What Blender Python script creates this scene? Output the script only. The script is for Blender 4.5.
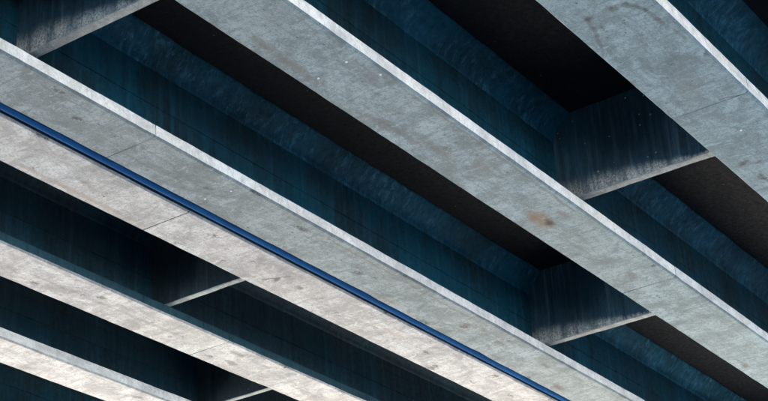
import bpy, bmesh, math, random
from mathutils import Matrix, Vector, noise
random.seed(7)
scene = bpy.context.scene
for o in list(bpy.data.objects): bpy.data.objects.remove(o)
C = scene.collection

# ------------------------------------------------------------------ camera
# world: X runs along the girders (away to the right), Y across them (away to the left), Z up
CAMZ = 1.6
cam_d = bpy.data.cameras.new('camera'); cam = bpy.data.objects.new('camera', cam_d); C.objects.link(cam)
F, CX, CY = 1656.6, 384.0, 200.5
a = Vector((1643.7-CX, 962.9-CY, F)).normalized()
b = Vector((-2409.5-CX, 1216.8-CY, F)); b = (b - a*b.dot(a)).normalized()
u = a.cross(b)
if u.y > 0: u = -u
right = Vector((a.x, b.x, u.x)); up = -Vector((a.y, b.y, u.y)); back = -Vector((a.z, b.z, u.z))
m = Matrix((right, up, back)).transposed().to_4x4(); m.translation = (0, 0, CAMZ)
cam.matrix_world = m
cam_d.sensor_width = 36; cam_d.lens = F/768*36; cam_d.clip_start = .1; cam_d.clip_end = 3000
scene.camera = cam

# ------------------------------------------------------------------ sky, sun, exposure
SUN_EL, SUN_AZ = math.radians(46), math.radians(52)     # azimuth of the sun seen from the scene, from +X towards +Y
w = bpy.data.worlds.new('World'); scene.world = w; w.use_nodes = True
wn = w.node_tree; bg = wn.nodes['Background']
sky = wn.nodes.new('ShaderNodeTexSky'); sky.sky_type = 'NISHITA'; sky.sun_disc = False
sky.sun_elevation = SUN_EL; sky.sun_rotation = math.pi/2 - SUN_AZ
wn.links.new(sky.outputs[0], bg.inputs[0]); bg.inputs[1].default_value = .12
sl = bpy.data.lights.new('sun', 'SUN'); sl.energy = 4.5; sl.angle = math.radians(.5); sl.color = (1, .95, .88)
sun = bpy.data.objects.new('sun', sl); C.objects.link(sun)
sd = Vector((math.cos(SUN_EL)*math.cos(SUN_AZ), math.cos(SUN_EL)*math.sin(SUN_AZ), math.sin(SUN_EL)))
sun.rotation_euler = sd.to_track_quat('Z', 'Y').to_euler(); sun.location = sd*60
scene.view_settings.view_transform = 'Standard'; scene.view_settings.look = 'None'
scene.view_settings.gamma = 1; scene.view_settings.use_curve_mapping = False
scene.view_settings.exposure = 3.7
scene.render.engine = 'CYCLES'
scene.cycles.max_bounces = 8; scene.cycles.diffuse_bounces = 6

# ------------------------------------------------------------------ material helpers
class NT:
    def __init__(s, name):
        s.m = bpy.data.materials.new(name); s.m.use_nodes = True; s.t = s.m.node_tree
        s.p = s.t.nodes['Principled BSDF']; s.pos = s.n('ShaderNodeNewGeometry').outputs['Position']
    def n(s, k, **kw):
        x = s.t.nodes.new(k)
        for a_, v in kw.items(): setattr(x, a_, v)
        return x
    def put(s, sock, v):
        if isinstance(v, bpy.types.NodeSocket): s.t.links.new(v, sock)
        elif isinstance(v, (tuple, list)) and sock.type == 'RGBA': sock.default_value = (*v[:3], 1)
        else: sock.default_value = v
    def mth(s, op, a_, b_=0.0, c_=None, clamp=False):
        x = s.n('ShaderNodeMath', operation=op, use_clamp=clamp); s.put(x.inputs[0], a_); s.put(x.inputs[1], b_)
        if c_ is not None: s.put(x.inputs[2], c_)
        return x.outputs[0]
    def mapping(s, scale=(1,1,1), loc=(0,0,0), rot=(0,0,0), src=None):
        x = s.n('ShaderNodeMapping'); s.put(x.inputs[0], src or s.pos)
        x.inputs['Scale'].default_value = scale; x.inputs['Location'].default_value = loc; x.inputs['Rotation'].default_value = rot
        return x.outputs[0]
    def noise(s, scale=1, detail=6, rough=.6, st=(1,1,1), loc=(0,0,0), rot=(0,0,0), dist=0, src=None):
        x = s.n('ShaderNodeTexNoise'); s.put(x.inputs['Vector'], s.mapping(st, loc, rot, src))
        x.inputs['Scale'].default_value = scale; x.inputs['Detail'].default_value = detail
        x.inputs['Roughness'].default_value = rough; x.inputs['Distortion'].default_value = dist
        return x.outputs['Fac']
    def vor(s, scale=1, st=(1,1,1), rnd=1, loc=(0,0,0), src=None):
        x = s.n('ShaderNodeTexVoronoi'); s.put(x.inputs['Vector'], s.mapping(st, loc, src=src)); x.inputs['Scale'].default_value = scale
        x.inputs['Randomness'].default_value = rnd
        return x.outputs['Distance'], x.outputs['Color']
    def ramp(s, v, lo, hi, a_=0.0, b_=1.0, smooth=True):
        x = s.n('ShaderNodeMapRange', interpolation_type='SMOOTHSTEP' if smooth else 'LINEAR')
        for i, q in enumerate((v, lo, hi, a_, b_)): s.put(x.inputs[i], q)
        return x.outputs[0]
    def mix(s, f, a_, b_, mode='MIX'):
        x = s.n('ShaderNodeMix', data_type='RGBA', blend_type=mode); s.put(x.inputs[0], f); s.put(x.inputs[6], a_); s.put(x.inputs[7], b_)
        return x.outputs[2]
    def bump(s, h, strength=.5, dist=.01, prev=None):
        x = s.n('ShaderNodeBump'); s.put(x.inputs['Height'], h); x.inputs['Strength'].default_value = strength; x.inputs['Distance'].default_value = dist
        if prev: s.put(x.inputs['Normal'], prev)
        return x.outputs[0]
    def fin(s, col, rough=.85, nrm=None, spec=.3):
        s.put(s.p.inputs['Base Color'], col); s.put(s.p.inputs['Roughness'], rough)
        s.p.inputs['Specular IOR Level'].default_value = spec
        if nrm: s.put(s.p.inputs['Normal'], nrm)
        return s.m

def concrete(name, base=(.40,.41,.41), stains=(), marks=True, ct=1.0):
    t = NT(name)
    def k(f, g=None): return tuple(x*f*(q if g else 1) for x, q in zip(base, g or (1,1,1)))
    big = t.noise(.55, 5, .6); mid = t.noise(2.4, 9, .72, st=(.8,1,1), dist=.4); fine = t.noise(15, 6, .75)
    grain = t.noise(2.6, 8, .75, st=(3.4,.55,1.2), rot=(0,0,.12), dist=.5)       # float marks across the girder
    long = t.noise(3.0, 7, .72, st=(.2,2.4,2.2), rot=(0,0,.05))                   # board marks along it
    col = t.mix(t.ramp(mid, .35, .65), k(1-.46*ct), k(1+.3*ct))
    col = t.mix(t.ramp(big, .38, .62, 0, .45), col, k(1.06, (1.09,1.02,.95)))
    col = t.mix(t.ramp(grain, .51, .61, 0, .55*ct), col, k(.58))
    col = t.mix(t.ramp(grain, .44, .36, 0, .5*ct), col, k(1.4))
    col = t.mix(t.ramp(long, .53, .63, 0, .5*ct), col, k(.6, (1.03,1,.96)))
    col = t.mix(t.ramp(fine, .5, .62, 0, .6*ct), col, k(.6))
    grit = t.noise(42, 4, .8); col = t.mix(t.ramp(grit, .5, .66, 0, .6*ct), col, k(.5)); col = t.mix(t.ramp(grit, .46, .32, 0, .5*ct), col, k(1.5))
    cl = t.noise(1.5, 9, .75, loc=(5,2,0), st=(.8,1.2,1), dist=.9)
    col = t.mix(t.ramp(cl, .51, .66, 0, .65*ct), col, k(.48))
    sc = t.noise(5.5, 9, .78, st=(1.3,.6,1), rot=(0,0,-.3), loc=(3,9,1), dist=.8)
    col = t.mix(t.ramp(sc, .55, .67, 0, .6*ct), col, tuple(min(.72, x*1.55) for x in base))
    h = t.mth('ADD', t.mth('MULTIPLY', mid, .6), t.mth('MULTIPLY', fine, .4))
    if marks:     # chipped dark smudges, here and there
        wob = t.mth('SUBTRACT', t.noise(8, 6, .75), .5); d, vc = t.vor(2.2, st=(.8,1.7,1))
        sep = t.n('ShaderNodeSeparateColor'); t.put(sep.inputs[0], vc)
        rad = t.ramp(sep.outputs[0], .3, 1, -.04, .30, smooth=False)
        mark = t.ramp(t.mth('ADD', d, t.mth('MULTIPLY', wob, 1.0)), rad, t.mth('SUBTRACT', rad, .16), 0, 1)
        mark = t.mth('MULTIPLY', mark, t.ramp(t.noise(24, 4, .75), .38, .52))
        col = t.mix(t.mth('MULTIPLY', mark, .8), col, k(.2))
        d2, vc2 = t.vor(9, st=(.8,1.6,1)); sep2 = t.n('ShaderNodeSeparateColor'); t.put(sep2.inputs[0], vc2)
        pit = t.mth('MULTIPLY', t.ramp(t.mth('ADD', d2, t.mth('MULTIPLY', wob, .5)), t.ramp(sep2.outputs[0], 0, 1, .06, .22), .03), t.ramp(sep2.outputs[1], .62, .72))
        col = t.mix(t.mth('MULTIPLY', pit, .7), col, k(.25))
        h = t.mth('SUBTRACT', h, t.mth('MULTIPLY', mark, .8)); h = t.mth('SUBTRACT', h, t.mth('MULTIPLY', pit, .6))
    # stains with a place of their own
    wv = t.mth('SUBTRACT', t.noise(4.5, 7, .72, loc=(1,7,3)), .5)
    brk = t.ramp(t.noise(19, 4, .7), .25, .5, .45, 1)
    for (kind, x, y, rx, ry, rot, strength, c) in stains:
        if kind == 'blob':
            v = t.mapping(src=t.mapping(loc=(-x,-y,0)), rot=(0,0,-rot))
            sx = t.n('ShaderNodeSeparateXYZ'); t.put(sx.inputs[0], v)
            ex = t.mth('DIVIDE', sx.outputs[0], rx); ey = t.mth('DIVIDE', sx.outputs[1], ry)
            r = t.mth('SQRT', t.mth('ADD', t.mth('MULTIPLY', ex, ex), t.mth('MULTIPLY', ey, ey)))
            mk = t.ramp(t.mth('ADD', r, t.mth('MULTIPLY', wv, 2.0)), 1, .15, 0, strength)
        else:     # a water mark along the segment (x,y)-(rx,ry)
            L = math.hypot(rx-x, ry-y); an = math.atan2(ry-y, rx-x)
            v = t.mapping(src=t.mapping(loc=(-x,-y,0)), rot=(0,0,-an))
            sx = t.n('ShaderNodeSeparateXYZ'); t.put(sx.inputs[0], v)
            px = t.mth('SUBTRACT', sx.outputs[0], t.mth('MINIMUM', t.mth('MAXIMUM', sx.outputs[0], 0), L))
            py = t.mth('ADD', sx.outputs[1], t.mth('MULTIPLY', wv, .16))
            r = t.mth('SQRT', t.mth('ADD', t.mth('MULTIPLY', px, px), t.mth('MULTIPLY', py, py)))
            mk = t.ramp(t.mth('ADD', r, t.mth('MULTIPLY', wv, .06)), rot, rot*.25, 0, strength)
        col = t.mix(t.mth('MULTIPLY', mk, brk), col, c)
    return t.fin(col, t.ramp(fine, .3, .7, .8, .95), t.bump(h, .6, .02))

def shade_tinted(name, dark, light, pale, streak=.7, hatch=0.0, specks=.0, spectre=.25, foot_glow=False):
    """concrete with shade and blue light put into its colour: vertical runs, worn hatching, pale specks"""
    t = NT(name)
    ns = t.noise(1.0, 7, .65, st=(9,9,.55)); ns2 = t.noise(1.0, 6, .7, st=(26,26,1.1), loc=(4,1,2)); big = t.noise(.8, 5, .6, loc=(2,2,2)); fine = t.noise(14, 6, .7)
    col = t.mix(t.ramp(big, .32, .68), dark, light)
    col = t.mix(t.ramp(ns, .48, .74, 0, streak), col, pale)
    col = t.mix(t.ramp(ns2, .58, .76, 0, streak*.8), col, pale)
    col = t.mix(t.ramp(ns, .46, .3, 0, .6), col, tuple(x*.4 for x in dark))
    if hatch:
        hx = t.noise(6, 9, .82, st=(1.5,.8,.8), rot=(0,0,.7), dist=.3); gate = t.ramp(t.noise(1.3, 7, .75, loc=(8,3,1)), .40, .64)
        col = t.mix(t.mth('MULTIPLY', t.ramp(hx, .49, .62, 0, hatch), gate), col, pale)
        col = t.mix(t.ramp(hx, .47, .36, 0, .5), col, tuple(x*.3 for x in dark))
    col = t.mix(t.ramp(fine, .55, .75, 0, .35), col, tuple(x*.5 for x in dark))
    if specks:
        wob = t.noise(20, 3, .6)
        d, vc = t.vor(7); sp = t.n('ShaderNodeSeparateColor'); t.put(sp.inputs[0], vc)
        d = t.mth('ADD', d, t.mth('MULTIPLY', t.mth('MULTIPLY', t.mth('SUBTRACT', wob, .5), 1.0), .16))
        rr = t.ramp(sp.outputs[0], .5, 1, .0, .12, smooth=False)
        k = t.mth('MULTIPLY', t.ramp(d, rr, t.mth('MULTIPLY', rr, .5), 0, specks), t.mth('GREATER_THAN', rr, .015))
        col = t.mix(k, col, (.42,.46,.48))
    if foot_glow:      # bounced-light glow painted low on the beam face, broken by specks
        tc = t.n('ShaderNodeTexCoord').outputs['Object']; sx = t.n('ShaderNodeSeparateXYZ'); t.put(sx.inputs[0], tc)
        glow_edge = t.noise(1, 6, .7, st=(7,7,1.2), loc=(2,5,1)); spk = t.noise(34, 4, .75)
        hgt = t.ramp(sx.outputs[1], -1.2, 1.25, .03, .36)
        z = t.mth('ADD', sx.outputs[2], t.mth('MULTIPLY', t.mth('SUBTRACT', glow_edge, .5), -.16))
        k = t.mth('MULTIPLY', t.ramp(t.mth('DIVIDE', z, hgt), 1, .25, 0, .7), t.mth('MULTIPLY', t.ramp(spk, .38, .56, .25, 1), t.ramp(glow_edge, .34, .6, .3, 1)))
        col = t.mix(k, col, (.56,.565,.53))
    return t.fin(col, t.ramp(fine, .3, .7, .62, .88), t.bump(t.mth('ADD', fine, ns), .5, .012), spec=spectre)

DK = (.055,.062,.068)
WM = [(15.2,6.74),(14.74,6.59),(14.38,6.52),(14.32,6.27),(14.36,6.04),(14.60,5.93),(14.88,5.89),(15.45,5.83)]
STAINS = [('seg', *p, *q, wd, st, DK) for p, q, wd, st in zip(WM, WM[1:], (.03,.04,.03,.06,.06,.05,.04), (.4,.45,.15,.3,.6,.55,.35))] + [
 ('blob', 14.34, 6.2, .10, .10, 0, .8, DK), ('blob', 14.36, 6.5, .09, .08, 0, .7, DK), ('blob', 18.76, 6.57, .16, .09, 1.2, .85, DK), ('blob', 18.85, 6.38, .09, .05, 1.2, .7, DK),
 ('seg', 17.0, 6.1, 17.08, 5.8, .03, .5, DK), ('blob', 16.5, 6.3, .5, .25, .3, .35, (.12,.135,.145)),
 ('blob', 18.44, 9.46, .46, .18, .2, .85, (.14,.105,.075)), ('blob', 18.62, 9.41, .22, .09, .2, .95, (.045,.032,.028)),
 ('blob', 18.5, 9.12, .30, .08, 0, .65, (.10,.105,.105)), ('blob', 21.0, 9.35, .3, .08, .1, .6, (.11,.11,.105)), ('blob', 25.8, 9.6, .25, .09, .1, .75, (.09,.085,.08)),
 ('blob', 12.9, 9.62, .9, .11, .05, .7, (.105,.112,.115)), ('blob', 14.9, 9.6, .8, .10, -.08, .65, (.095,.10,.105)), ('blob', 15.8, 9.45, .6, .12, .1, .55, (.105,.11,.112)),
 ('seg', 14.5, 8.93, 18.5, 8.96, .03, .5, (.10,.105,.11)), ('blob', 16.6, 9.25, .5, .16, .4, .5, (.13,.14,.14)), ('blob', 13.9, 9.1, .25, .12, .3, .5, (.11,.12,.13)),
 ('blob', 22.0, 12.25, .38, .09, .1, .8, (.09,.085,.08)), ('blob', 20.95, 12.24, .22, .08, -.2, .8, (.09,.085,.08)), ('blob', 21.3, 12.15, .22, .08, .2, .6, (.10,.095,.09)), ('blob', 24.5, 12.55, .3, .10, .1, .75, (.08,.075,.07)), ('blob', 23.4, 12.2, .2, .07, .1, .7, (.08,.075,.07)),
 ('blob', 19.2, 12.62, .5, .06, .02, .6, (.13,.12,.105)), ('seg', 17.0, 12.03, 20.6, 12.06, .025, .55, (.11,.115,.115)), ('blob', 14.6, 12.3, .6, .2, .4, .35, (.10,.13,.15)),
 ('seg', 17.45, 13.55, 17.65, 13.22, .035, .7, (.10,.095,.09)), ('blob', 17.6, 13.4, .14, .07, 1.2, .8, (.07,.065,.06)), ('blob', 18.05, 13.35, .12, .07, .3, .7, (.10,.09,.08)),
 ('blob', 13.7, 13.66, 1.8, .07, .01, .6, (.24,.20,.155)), ('blob', 13.6, 13.4, .3, .08, .2, .5, (.12,.12,.12)), ('blob', 20.4, 13.3, .8, .06, .03, .4, (.28,.225,.17)),
 ('blob', 19.5, 15.68, .22, .10, .1, .7, (.11,.105,.10)), ('blob', 19.7, 16.0, .2, .08, .2, .65, (.10,.10,.10)), ('seg', 15.2, 15.9, 18.4, 15.85, .05, .35, (.14,.145,.15)), ('blob', 16.9, 15.75, .3, .09, 0, .5, (.13,.135,.135)),
 ('blob', 15.2, 18.3, .3, .06, .1, .5, (.15,.145,.14)), ('blob', 12.4, 12.5, 1.1, .14, .05, .5, (.10,.13,.15)),
]
M = {}
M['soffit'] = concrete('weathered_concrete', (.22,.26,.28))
M['pale'] = concrete('lit_concrete', (.86,.875,.865), marks=False, ct=.6)  # light falling on the girder lips put into a paler concrete
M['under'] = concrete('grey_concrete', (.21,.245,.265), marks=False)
M['web'] = shade_tinted('blue_shade_concrete', (.007,.026,.038), (.001,.058,.098), (.022,.125,.19), .5)  # web shade and sky blue put into the colour of bare concrete
M['web_far'] = shade_tinted('grey_shade_concrete', (.014,.032,.044), (.008,.044,.066), (.035,.095,.13), .5)
M['cross_far'] = shade_tinted('black_shade_concrete', (.016,.026,.031), (.02,.036,.045), (.06,.09,.105), .5, specks=.5)  # shade on the far beam faces put into the colour
M['haunch'] = shade_tinted('lit_blue_concrete', (.002,.042,.068), (.003,.092,.155), (.06,.23,.35), .2, .85)  # lighter copy of the web: light caught by the slope is painted
M['cross'] = shade_tinted('teal_shade_concrete', (.016,.040,.058), (.018,.062,.095), (.10,.19,.25), .6, specks=.8, foot_glow=True)  # beam face shade in the base colour, painted glow at its foot
M['flange_side'] = shade_tinted('blue_grey_shade', (.018,.055,.075), (.022,.075,.10), (.08,.14,.18), .3)  # shade on far flange sides put into the colour; doors share it
M['deck'] = shade_tinted('shade_black', (.0046,.0080,.0118), (.0056,.0095,.0138), (.015,.017,.020), .3, specks=.22, spectre=.1)  # shade under the deck put into a near-black colour
t = NT('skylight_blue'); n1 = t.noise(3, 6, .7, st=(.4,2,2)); n2 = t.noise(18, 5, .7)
M['blue'] = t.fin(t.mix(t.ramp(n1, .35, .7), (.004,.045,.145), (.007,.065,.20)), t.ramp(n2, .3, .7, .85, 1), t.bump(n2, .2, .004), .04)  # blue skylight in the slot, put into this colour
t = NT('plug_mortar'); n1 = t.noise(30, 5, .7); M['plug'] = t.fin(t.mix(n1, (.40,.44,.46), (.55,.58,.59)), .9)
t = NT('plug_grey'); n1 = t.noise(30, 5, .7); M['plug_dark'] = t.fin(t.mix(n1, (.16,.16,.16), (.36,.36,.355)), .9)
t = NT('dry_sand'); n1 = t.noise(.05, 6, .6); n2 = t.noise(1.5, 8, .7); n3 = t.noise(30, 4, .7)
cc = t.mix(t.ramp(n1, .35, .65), (.56,.475,.375), (.62,.53,.42)); cc = t.mix(t.ramp(n2, .4, .7, 0, .5), cc, (.46,.39,.31))
M['ground'] = t.fin(cc, .95, t.bump(n3, .6, .03))

t = NT('plug_mid'); n1 = t.noise(30, 5, .7); M['plug_mid'] = t.fin(t.mix(n1, (.22,.25,.26), (.32,.35,.36)), .9)
def plain(name, a_, b_, sc=1.5, r=.95):
    t = NT(name); n1 = t.noise(sc, 8, .7); n2 = t.noise(sc*20, 4, .7); return t.fin(t.mix(t.ramp(n1, .35, .68), a_, b_), r, t.bump(n2, .5, .02))
M['added_asphalt'] = plain('added_asphalt', (.036,.045,.054), (.046,.056,.066))
M['added_gravel'] = plain('added_dark_gravel', (.028,.034,.042), (.04,.047,.056))
M['bounce_apron'] = plain('bounce_concrete', (.60,.65,.68), (.66,.70,.72), .4)
M['bounce_slate'] = plain('cool_bounce_paving', (.07,.11,.15), (.09,.135,.18), .8)
M['render'] = plain('bounce_white', (.76,.80,.82), (.80,.83,.845), .6)  # white for the added bounce shed alone

# ------------------------------------------------------------------ object helpers
def tag(o, label, cat, group=None):
    o['label'] = label; o['category'] = cat
    if group: o['group'] = group
def link(name, me, parent=None, loc=None):
    o = bpy.data.objects.new(name, me); C.objects.link(o)
    if parent: o.parent = parent
    if loc: o.location = loc
    return o
def empty(name, loc):
    o = bpy.data.objects.new(name, None); C.objects.link(o); o.location = loc; return o
def extrude(name, prof, x0, x1, mats, face_mat=None, parent=None, step=.12, jit=.004, seed=0.0, cap=0, chip=False):
    """sweep a closed (y,z) outline along X in short steps, its arrises wandering a few millimetres"""
    n = max(2, int((x1-x0)/step)); k = len(prof); vs = []; fs = []; mi = []
    for i in range(n+1):
        x = x0 + (x1-x0)*i/n
        for j, (y, z) in enumerate(prof):
            q = Vector((x*2.3+seed, j*7.7+seed, 1.3)); q2 = Vector((x*9.1+seed, j*3.7, 5.1))
            dy = (noise.noise(q)+.6*noise.noise(q2))*jit; dz = (noise.noise(q+Vector((0,50,0)))+.6*noise.noise(q2+Vector((0,50,0))))*jit
            if chip and j in (1,2,3,4):          # small spalls out of the lower arrises
                e = max(0, noise.noise(Vector((x*1.9+seed*3, (1 if j < 3 else 9)+seed, 8.8)))-.38)*.03*(.5+abs(noise.noise(q2*1.7)))
                dy += e*(1 if y < 0 else -1)*.8; dz += e*.8
            vs.append((x, y+dy, z+dz))
    for i in range(n):
        for j in range(k):
            j2 = (j+1) % k
            fs.append((i*k+j, i*k+j2, (i+1)*k+j2, (i+1)*k+j)); mi.append(face_mat[j] if face_mat else 0)
    fs.append(tuple(range(k-1,-1,-1))); mi.append(cap)
    fs.append(tuple(n*k+j for j in range(k))); mi.append(cap)
    me = bpy.data.meshes.new(name); me.from_pydata(vs, [], fs)
    bm = bmesh.new(); bm.from_mesh(me); bmesh.ops.recalc_face_normals(bm, faces=bm.faces); bm.to_mesh(me); bm.free()
    for q in mats: me.materials.append(q)
    me.polygons.foreach_set('material_index', mi); me.update()
    return link(name, me, parent)
def disc(r, h, mats, ring=False, seg=14):
    rr = [(r, -h/2), (r, h/2), (r*.68, h/2), (r*.62, h/2)] if not ring else [(r, h/2), (r, -h/2), (r*.66, -h/2), (r*.6, -h/2)]
    vs = [(q*math.cos(2*math.pi*k/seg), q*math.sin(2*math.pi*k/seg), z) for q, z in rr for k in range(seg)]
    fs = [(i*seg+k, i*seg+(k+1)%seg, (i+1)*seg+(k+1)%seg, (i+1)*seg+k) for i in range(3) for k in range(seg)] + [tuple(3*seg+k for k in range(seg))]
    me = bpy.data.meshes.new('tie_plug'); me.from_pydata(vs, [], fs)
    for q in mats: me.materials.append(q)
    if ring:
        for i, p in enumerate(me.polygons): p.material_index = 1 if i >= 3*seg else 0
    return me
PLUG = disc(.015, -.012, [M['plug']]); RINGP = disc(.036, .008, [M['plug_dark'], M['plug_mid']], True)

Z0 = 11.6                                  # underside of the girders
WEBTOP, DECK = 1.30, 1.55
XA, XB = -14.0, 34.5

# ------------------------------------------------------------------ setting: the ground, with unseen patches added to shape bounced light
def sheet(name, x0, y0, x1, y1, z, mat):
    me = bpy.data.meshes.new(name); me.from_pydata([(x0,y0,z),(x1,y0,z),(x1,y1,z),(x0,y1,z)], [], [(0,1,2,3)]); me.materials.append(mat)
    o = link(name, me); o['kind'] = 'structure'; return o
sheet('ground', -1500, -1500, 1500, 1500, 0, M['ground'])
sheet('added_road', -900, -12, 25, 25, .004, M['added_asphalt'])
sheet('added_paving', -120, 25, 11, 120, .004, M['bounce_slate'])
sheet('added_gravel', -900, -900, 900, -12, .004, M['added_gravel'])
sheet('added_gravel', 25, -12, 900, 9, .006, M['added_gravel'])
sheet('added_apron', -60, -60, 2, -12, .006, M['bounce_apron'])

# ------------------------------------------------------------------ white rendered shed, unseen, added to bounce sunlight onto the girder lips
def bounce_shed():
    x0, x1, y0, y1, h = -50.0, 3.5, -26.0, -9.0, 11.4
    S = empty('bounce_shed', ((x0+x1)/2, (y0+y1)/2, 0)); tag(S, 'long white rendered shed added behind the viewer to bounce light, outside the picture', 'bounce_shed')
    hx, hy = (x1-x0)/2, (y1-y0)/2
    def bx(name, a0, b0, c0, a1, b1, c1, mat):
        v = [(x, y, z) for x in (a0, a1) for y in (b0, b1) for z in (c0, c1)]
        me = bpy.data.meshes.new(name); me.from_pydata(v, [], [(0,1,3,2),(4,6,7,5),(0,4,5,1),(2,3,7,6),(0,2,6,4),(1,5,7,3)]); me.materials.append(mat)
        return link(name, me, S)
    bx('bounce_shed_wall', -hx, -hy, .01, hx, hy, h, M['render'])
    bx('roof', -hx-.3, -hy-.3, h, hx+.3, hy+.3, h+.35, M['plug_dark'])
    for k in range(8): bx('bounce_shed_door', -hx+3+k*6, hy, .01, -hx+6+k*6, hy+.06, 3.6, M['flange_side'])
bounce_shed()

# ------------------------------------------------------------------ girders
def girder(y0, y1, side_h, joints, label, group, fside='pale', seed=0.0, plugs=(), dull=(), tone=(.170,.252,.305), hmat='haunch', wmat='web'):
    yc = (y0+y1)/2; G = empty('girder', (XA, yc, Z0)); hw = (y1-y0)/2; ww = min(.14, hw-.25); rec = hw-ww
    tag(G, label, 'girder', group)
    c = .016; L = XB-XA
    own = [q for q in STAINS if y0 < q[2] < y1]
    sof = concrete('weathered_concrete', tone, own) if own else M['soffit']
    xs = [0.0] + [j-XA for j in joints] + [L]
    top = side_h + rec*.55
    for i in range(len(xs)-1):
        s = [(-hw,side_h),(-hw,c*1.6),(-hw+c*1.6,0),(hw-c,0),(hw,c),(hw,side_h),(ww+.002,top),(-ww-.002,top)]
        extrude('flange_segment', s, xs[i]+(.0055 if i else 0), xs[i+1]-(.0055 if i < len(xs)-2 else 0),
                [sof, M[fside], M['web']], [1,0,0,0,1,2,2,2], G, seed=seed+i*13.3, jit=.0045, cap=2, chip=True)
    # strip of mortar behind the joints, so that a joint is a dark groove
    extrude('flange_core', [(-hw+.008,side_h-.02),(-hw+.008,.03),(hw-.008,.03),(hw-.008,side_h-.02)], .02, L-.02, [M['deck'], M[fside]], [1,0,1,0], G, step=8, jit=0)
    # web in cast lifts, each set off from the next by a form joint
    zs = [top+.001, top+(WEBTOP-.12-top)*.4, top+(WEBTOP-.12-top)*.78, WEBTOP-.116]
    for i in range(3):
        d = (0, .006, -.003)[i]
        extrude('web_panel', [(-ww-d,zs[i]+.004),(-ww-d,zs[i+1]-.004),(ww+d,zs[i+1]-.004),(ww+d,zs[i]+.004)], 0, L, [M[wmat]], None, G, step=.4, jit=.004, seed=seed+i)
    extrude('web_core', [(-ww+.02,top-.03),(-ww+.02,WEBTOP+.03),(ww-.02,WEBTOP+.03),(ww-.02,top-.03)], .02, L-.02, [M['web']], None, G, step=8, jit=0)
    arc = [(-ww-.001,WEBTOP-.12),(-ww-.010,WEBTOP-.065),(-ww-.035,WEBTOP-.015),(-ww-.08,WEBTOP+.03),(-hw,DECK-.03)]
    pr = arc + [(-hw,DECK-.001),(hw,DECK-.001)] + [(-y, z) for y, z in reversed(arc)]
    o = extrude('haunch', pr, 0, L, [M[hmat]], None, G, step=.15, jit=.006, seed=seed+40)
    for p in o.data.polygons: p.use_smooth = len(p.vertices) == 4 and abs(p.normal.z) < .9 and p.center.z < DECK-.03
    for lst, me in ((plugs, PLUG), (dull, RINGP)):
        for (x, y) in lst: link('tie_plug', me, G, (x-XA, y-yc, 0.0))
    return G
GA, GB = 'girders of the near deck', 'girders of the far deck'
girder(-.45, .53, .2, [9.5], 'concrete girder directly over the viewer, outside the picture', GA, seed=1)
girder(2.68, 3.66, .2, [12.5], 'concrete girder nearer than the stained top right girder, outside the picture', GA, seed=2)
girder(5.75, 6.78, .2, [17.06], 'grey concrete girder at top right with dark curved water stains underneath', GA, tone=(.168,.250,.300), seed=3,
       plugs=[(17.9,6.22)])
girder(8.87, 9.79, .175, [21.53], 'long concrete girder crossing the middle with a rust stain and pale bright edge', GA, tone=(.182,.250,.288), seed=4,
       plugs=[(13.37,9.10),(13.45,9.56),(13.85,8.96)])
girder(11.915, 12.74, .165, [13.28], 'wide concrete girder along the upper side of the blue skylit strip, white lit edge', GA, tone=(.180,.232,.262), seed=5,
       plugs=[(14.94,12.53),(14.99,12.13)])
girder(12.935, 13.78, .16, [15.10], 'warm pale concrete girder along the lower side of the blue skylit strip', GB, fside='flange_side', hmat='web_far', wmat='web_far', tone=(.345,.372,.398), seed=6,
       dull=[(16.9,13.3),(16.6,13.6),(17.3,13.6),(18.6,13.35),(19.2,13.5),(20.1,13.4)])
girder(15.45, 16.28, .15, [18.98], 'pale concrete girder at lower left, second below the blue skylit strip', GB, fside='flange_side', hmat='web_far', wmat='web_far', tone=(.345,.372,.398), seed=7,
       dull=[(16.15,15.9),(15.9,15.75),(16.4,16.1),(17.6,15.85),(18.2,16.0)])
girder(17.93, 18.70, .17, [24.0], 'bright concrete girder cutting the bottom left corner of the picture', GB, hmat='web_far', wmat='web_far', tone=(.345,.372,.398), seed=8)
girder(20.35, 21.15, .17, [22.0], 'concrete girder beyond the bottom left corner, outside the picture', GB, seed=9)

for k, lab in enumerate(('first', 'second', 'third', 'fourth')):  # unseen girders added with the widened deck to keep the ground shaded
    girder(22.8+k*2.45, 23.6+k*2.45, .17, [20.0], f'concrete girder added under the far deck to widen its shade, {lab} one outside the picture', GB, seed=10+k)

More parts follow.
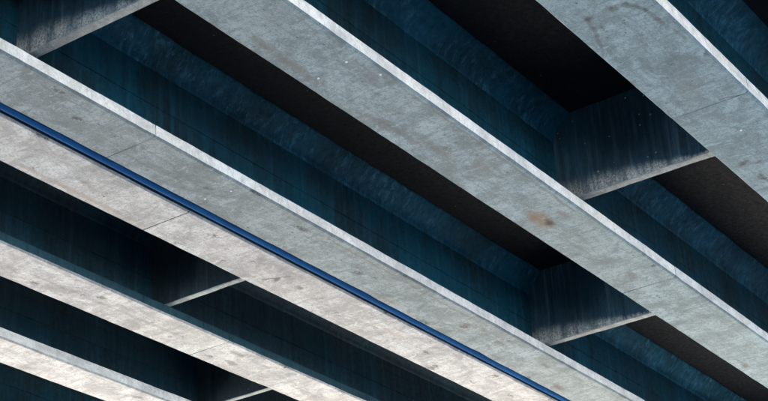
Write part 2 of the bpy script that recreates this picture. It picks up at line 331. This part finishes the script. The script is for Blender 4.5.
# ------------------------------------------------------------------ cross beams between the girders
def cross_beam(x, y0, y1, zb, label, t=.15, seed=0.0, under='under'):
    yc = (y0+y1)/2; hw = (y1-y0)/2; B = empty('cross_beam', (x, yc, Z0+zb)); tag(B, label, 'cross beam', 'cross beams between the girders')
    # a strip along Y: sweep the (x,z) outline
    H = DECK - zb - .004; c = .012; nn = 16
    prof = [(0,H),(0,c),(c,0),(t-c,0),(t,c),(t,H)]
    vs, fs = [], []
    k = len(prof)
    for i in range(nn+1):
        y = -hw + 2*hw*i/nn
        for j, (px, pz) in enumerate(prof):
            q = Vector((y*3+seed, j*5.5, seed)); vs.append((px+noise.noise(q)*.005, y, pz+noise.noise(q+Vector((0,30,0)))*.005))
    for i in range(nn):
        for j in range(k): fs.append((i*k+j, i*k+(j+1)%k, (i+1)*k+(j+1)%k, (i+1)*k+j))
    fs += [tuple(range(k)), tuple(nn*k+j for j in range(k))]
    me = bpy.data.meshes.new('beam_body'); me.from_pydata(vs, [], fs)
    bm = bmesh.new(); bm.from_mesh(me); bmesh.ops.recalc_face_normals(bm, faces=bm.faces); bm.to_mesh(me); bm.free()
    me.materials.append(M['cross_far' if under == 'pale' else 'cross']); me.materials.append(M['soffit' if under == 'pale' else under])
    for p in me.polygons:
        if p.normal.z < -.5: p.material_index = 1
    link('beam_body', me, B)
    return B
WA = [(9.33+.14, 12.3275-.14), (6.265+.14, 9.33-.14), (13.35+.14, 15.865-.14), (15.865+.14, 18.315-.135), (3.17+.14, 6.265-.14)]
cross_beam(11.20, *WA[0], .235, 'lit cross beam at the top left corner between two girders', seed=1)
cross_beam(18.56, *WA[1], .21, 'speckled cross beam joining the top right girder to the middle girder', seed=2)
cross_beam(23.02, *WA[0], .215, 'dark cross beam above the lower right end of the blue skylit strip', seed=3)
cross_beam(17.48, *WA[2], .16, 'short cross beam at lower left just below the blue skylit strip girder', under='pale', t=.12, seed=4)
cross_beam(21.40, *WA[3], .18, 'small cross beam at the bottom edge between the two lowest girders', under='pale', t=.11, seed=5)

# ------------------------------------------------------------------ decks
def deck(y0, y1, label):
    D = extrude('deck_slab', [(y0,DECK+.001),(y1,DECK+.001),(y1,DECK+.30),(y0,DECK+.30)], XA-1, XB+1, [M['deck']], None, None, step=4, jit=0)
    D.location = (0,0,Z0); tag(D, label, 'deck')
deck(-1.4, 12.80, 'black deck slab over the girders above the blue skylit strip')
deck(12.86, 33.0, 'black deck slab over the girders below the blue skylit strip')  # unseen far width added to shade the ground

# ------------------------------------------------------------------ the blue pipe added in the slot; its blue stands for skylight
def sky_pipe():
    r = .066; yc = 12.743+r; zc = .05; seg = 20
    P = empty('sky_pipe', (XA, yc, Z0+zc)); tag(P, 'blue skylight on the girder side, built as a long pipe running in the slot between two concrete girders', 'sky_pipe')
    prof = [(r*math.cos(2*math.pi*i/seg), r*math.sin(2*math.pi*i/seg)) for i in range(seg)]
    o = extrude('sky_pipe_body', prof, 0, XB-XA, [M['blue']], None, P, step=.5, jit=0)
    for p in o.data.polygons: p.use_smooth = len(p.vertices) == 4
sky_pipe()

# ------------------------------------------------------------------ piers carrying the girder ends, out of the picture
def pier(x, label, wx):
    P = empty('bridge_pier', (x, 10.4, 0)); tag(P, label, 'pier', 'piers under the girder ends')
    extrude('pier_cap', [(-12,10.5),(-12,11.6-.001),(22,11.6-.001),(22,10.5)], -.8, .8, [M['soffit']], None, P, step=.8, jit=0)
    extrude('sky_block_wall', [(-11.8,11.601),(-11.8,13.148),(22.3,13.148),(22.3,11.601)], wx, wx+.2, [M['soffit']], None, P, step=.2, jit=0)  # unseen wall added to stop sky light entering the bay ends
    for yy in (-9,-3,3,9,15,21):
        bm = bmesh.new(); bmesh.ops.create_cone(bm, segments=32, radius1=.6, radius2=.55, depth=10.5, cap_ends=True)
        me = bpy.data.meshes.new('column'); bm.to_mesh(me); bm.free(); me.materials.append(M['soffit'])
        link('column', me, P, (0, yy, 5.25))
pier(XA+.6, 'concrete pier behind the viewer under the near girder ends', -.82)
pier(XB-.6, 'concrete pier far ahead under the far girder ends', .62)
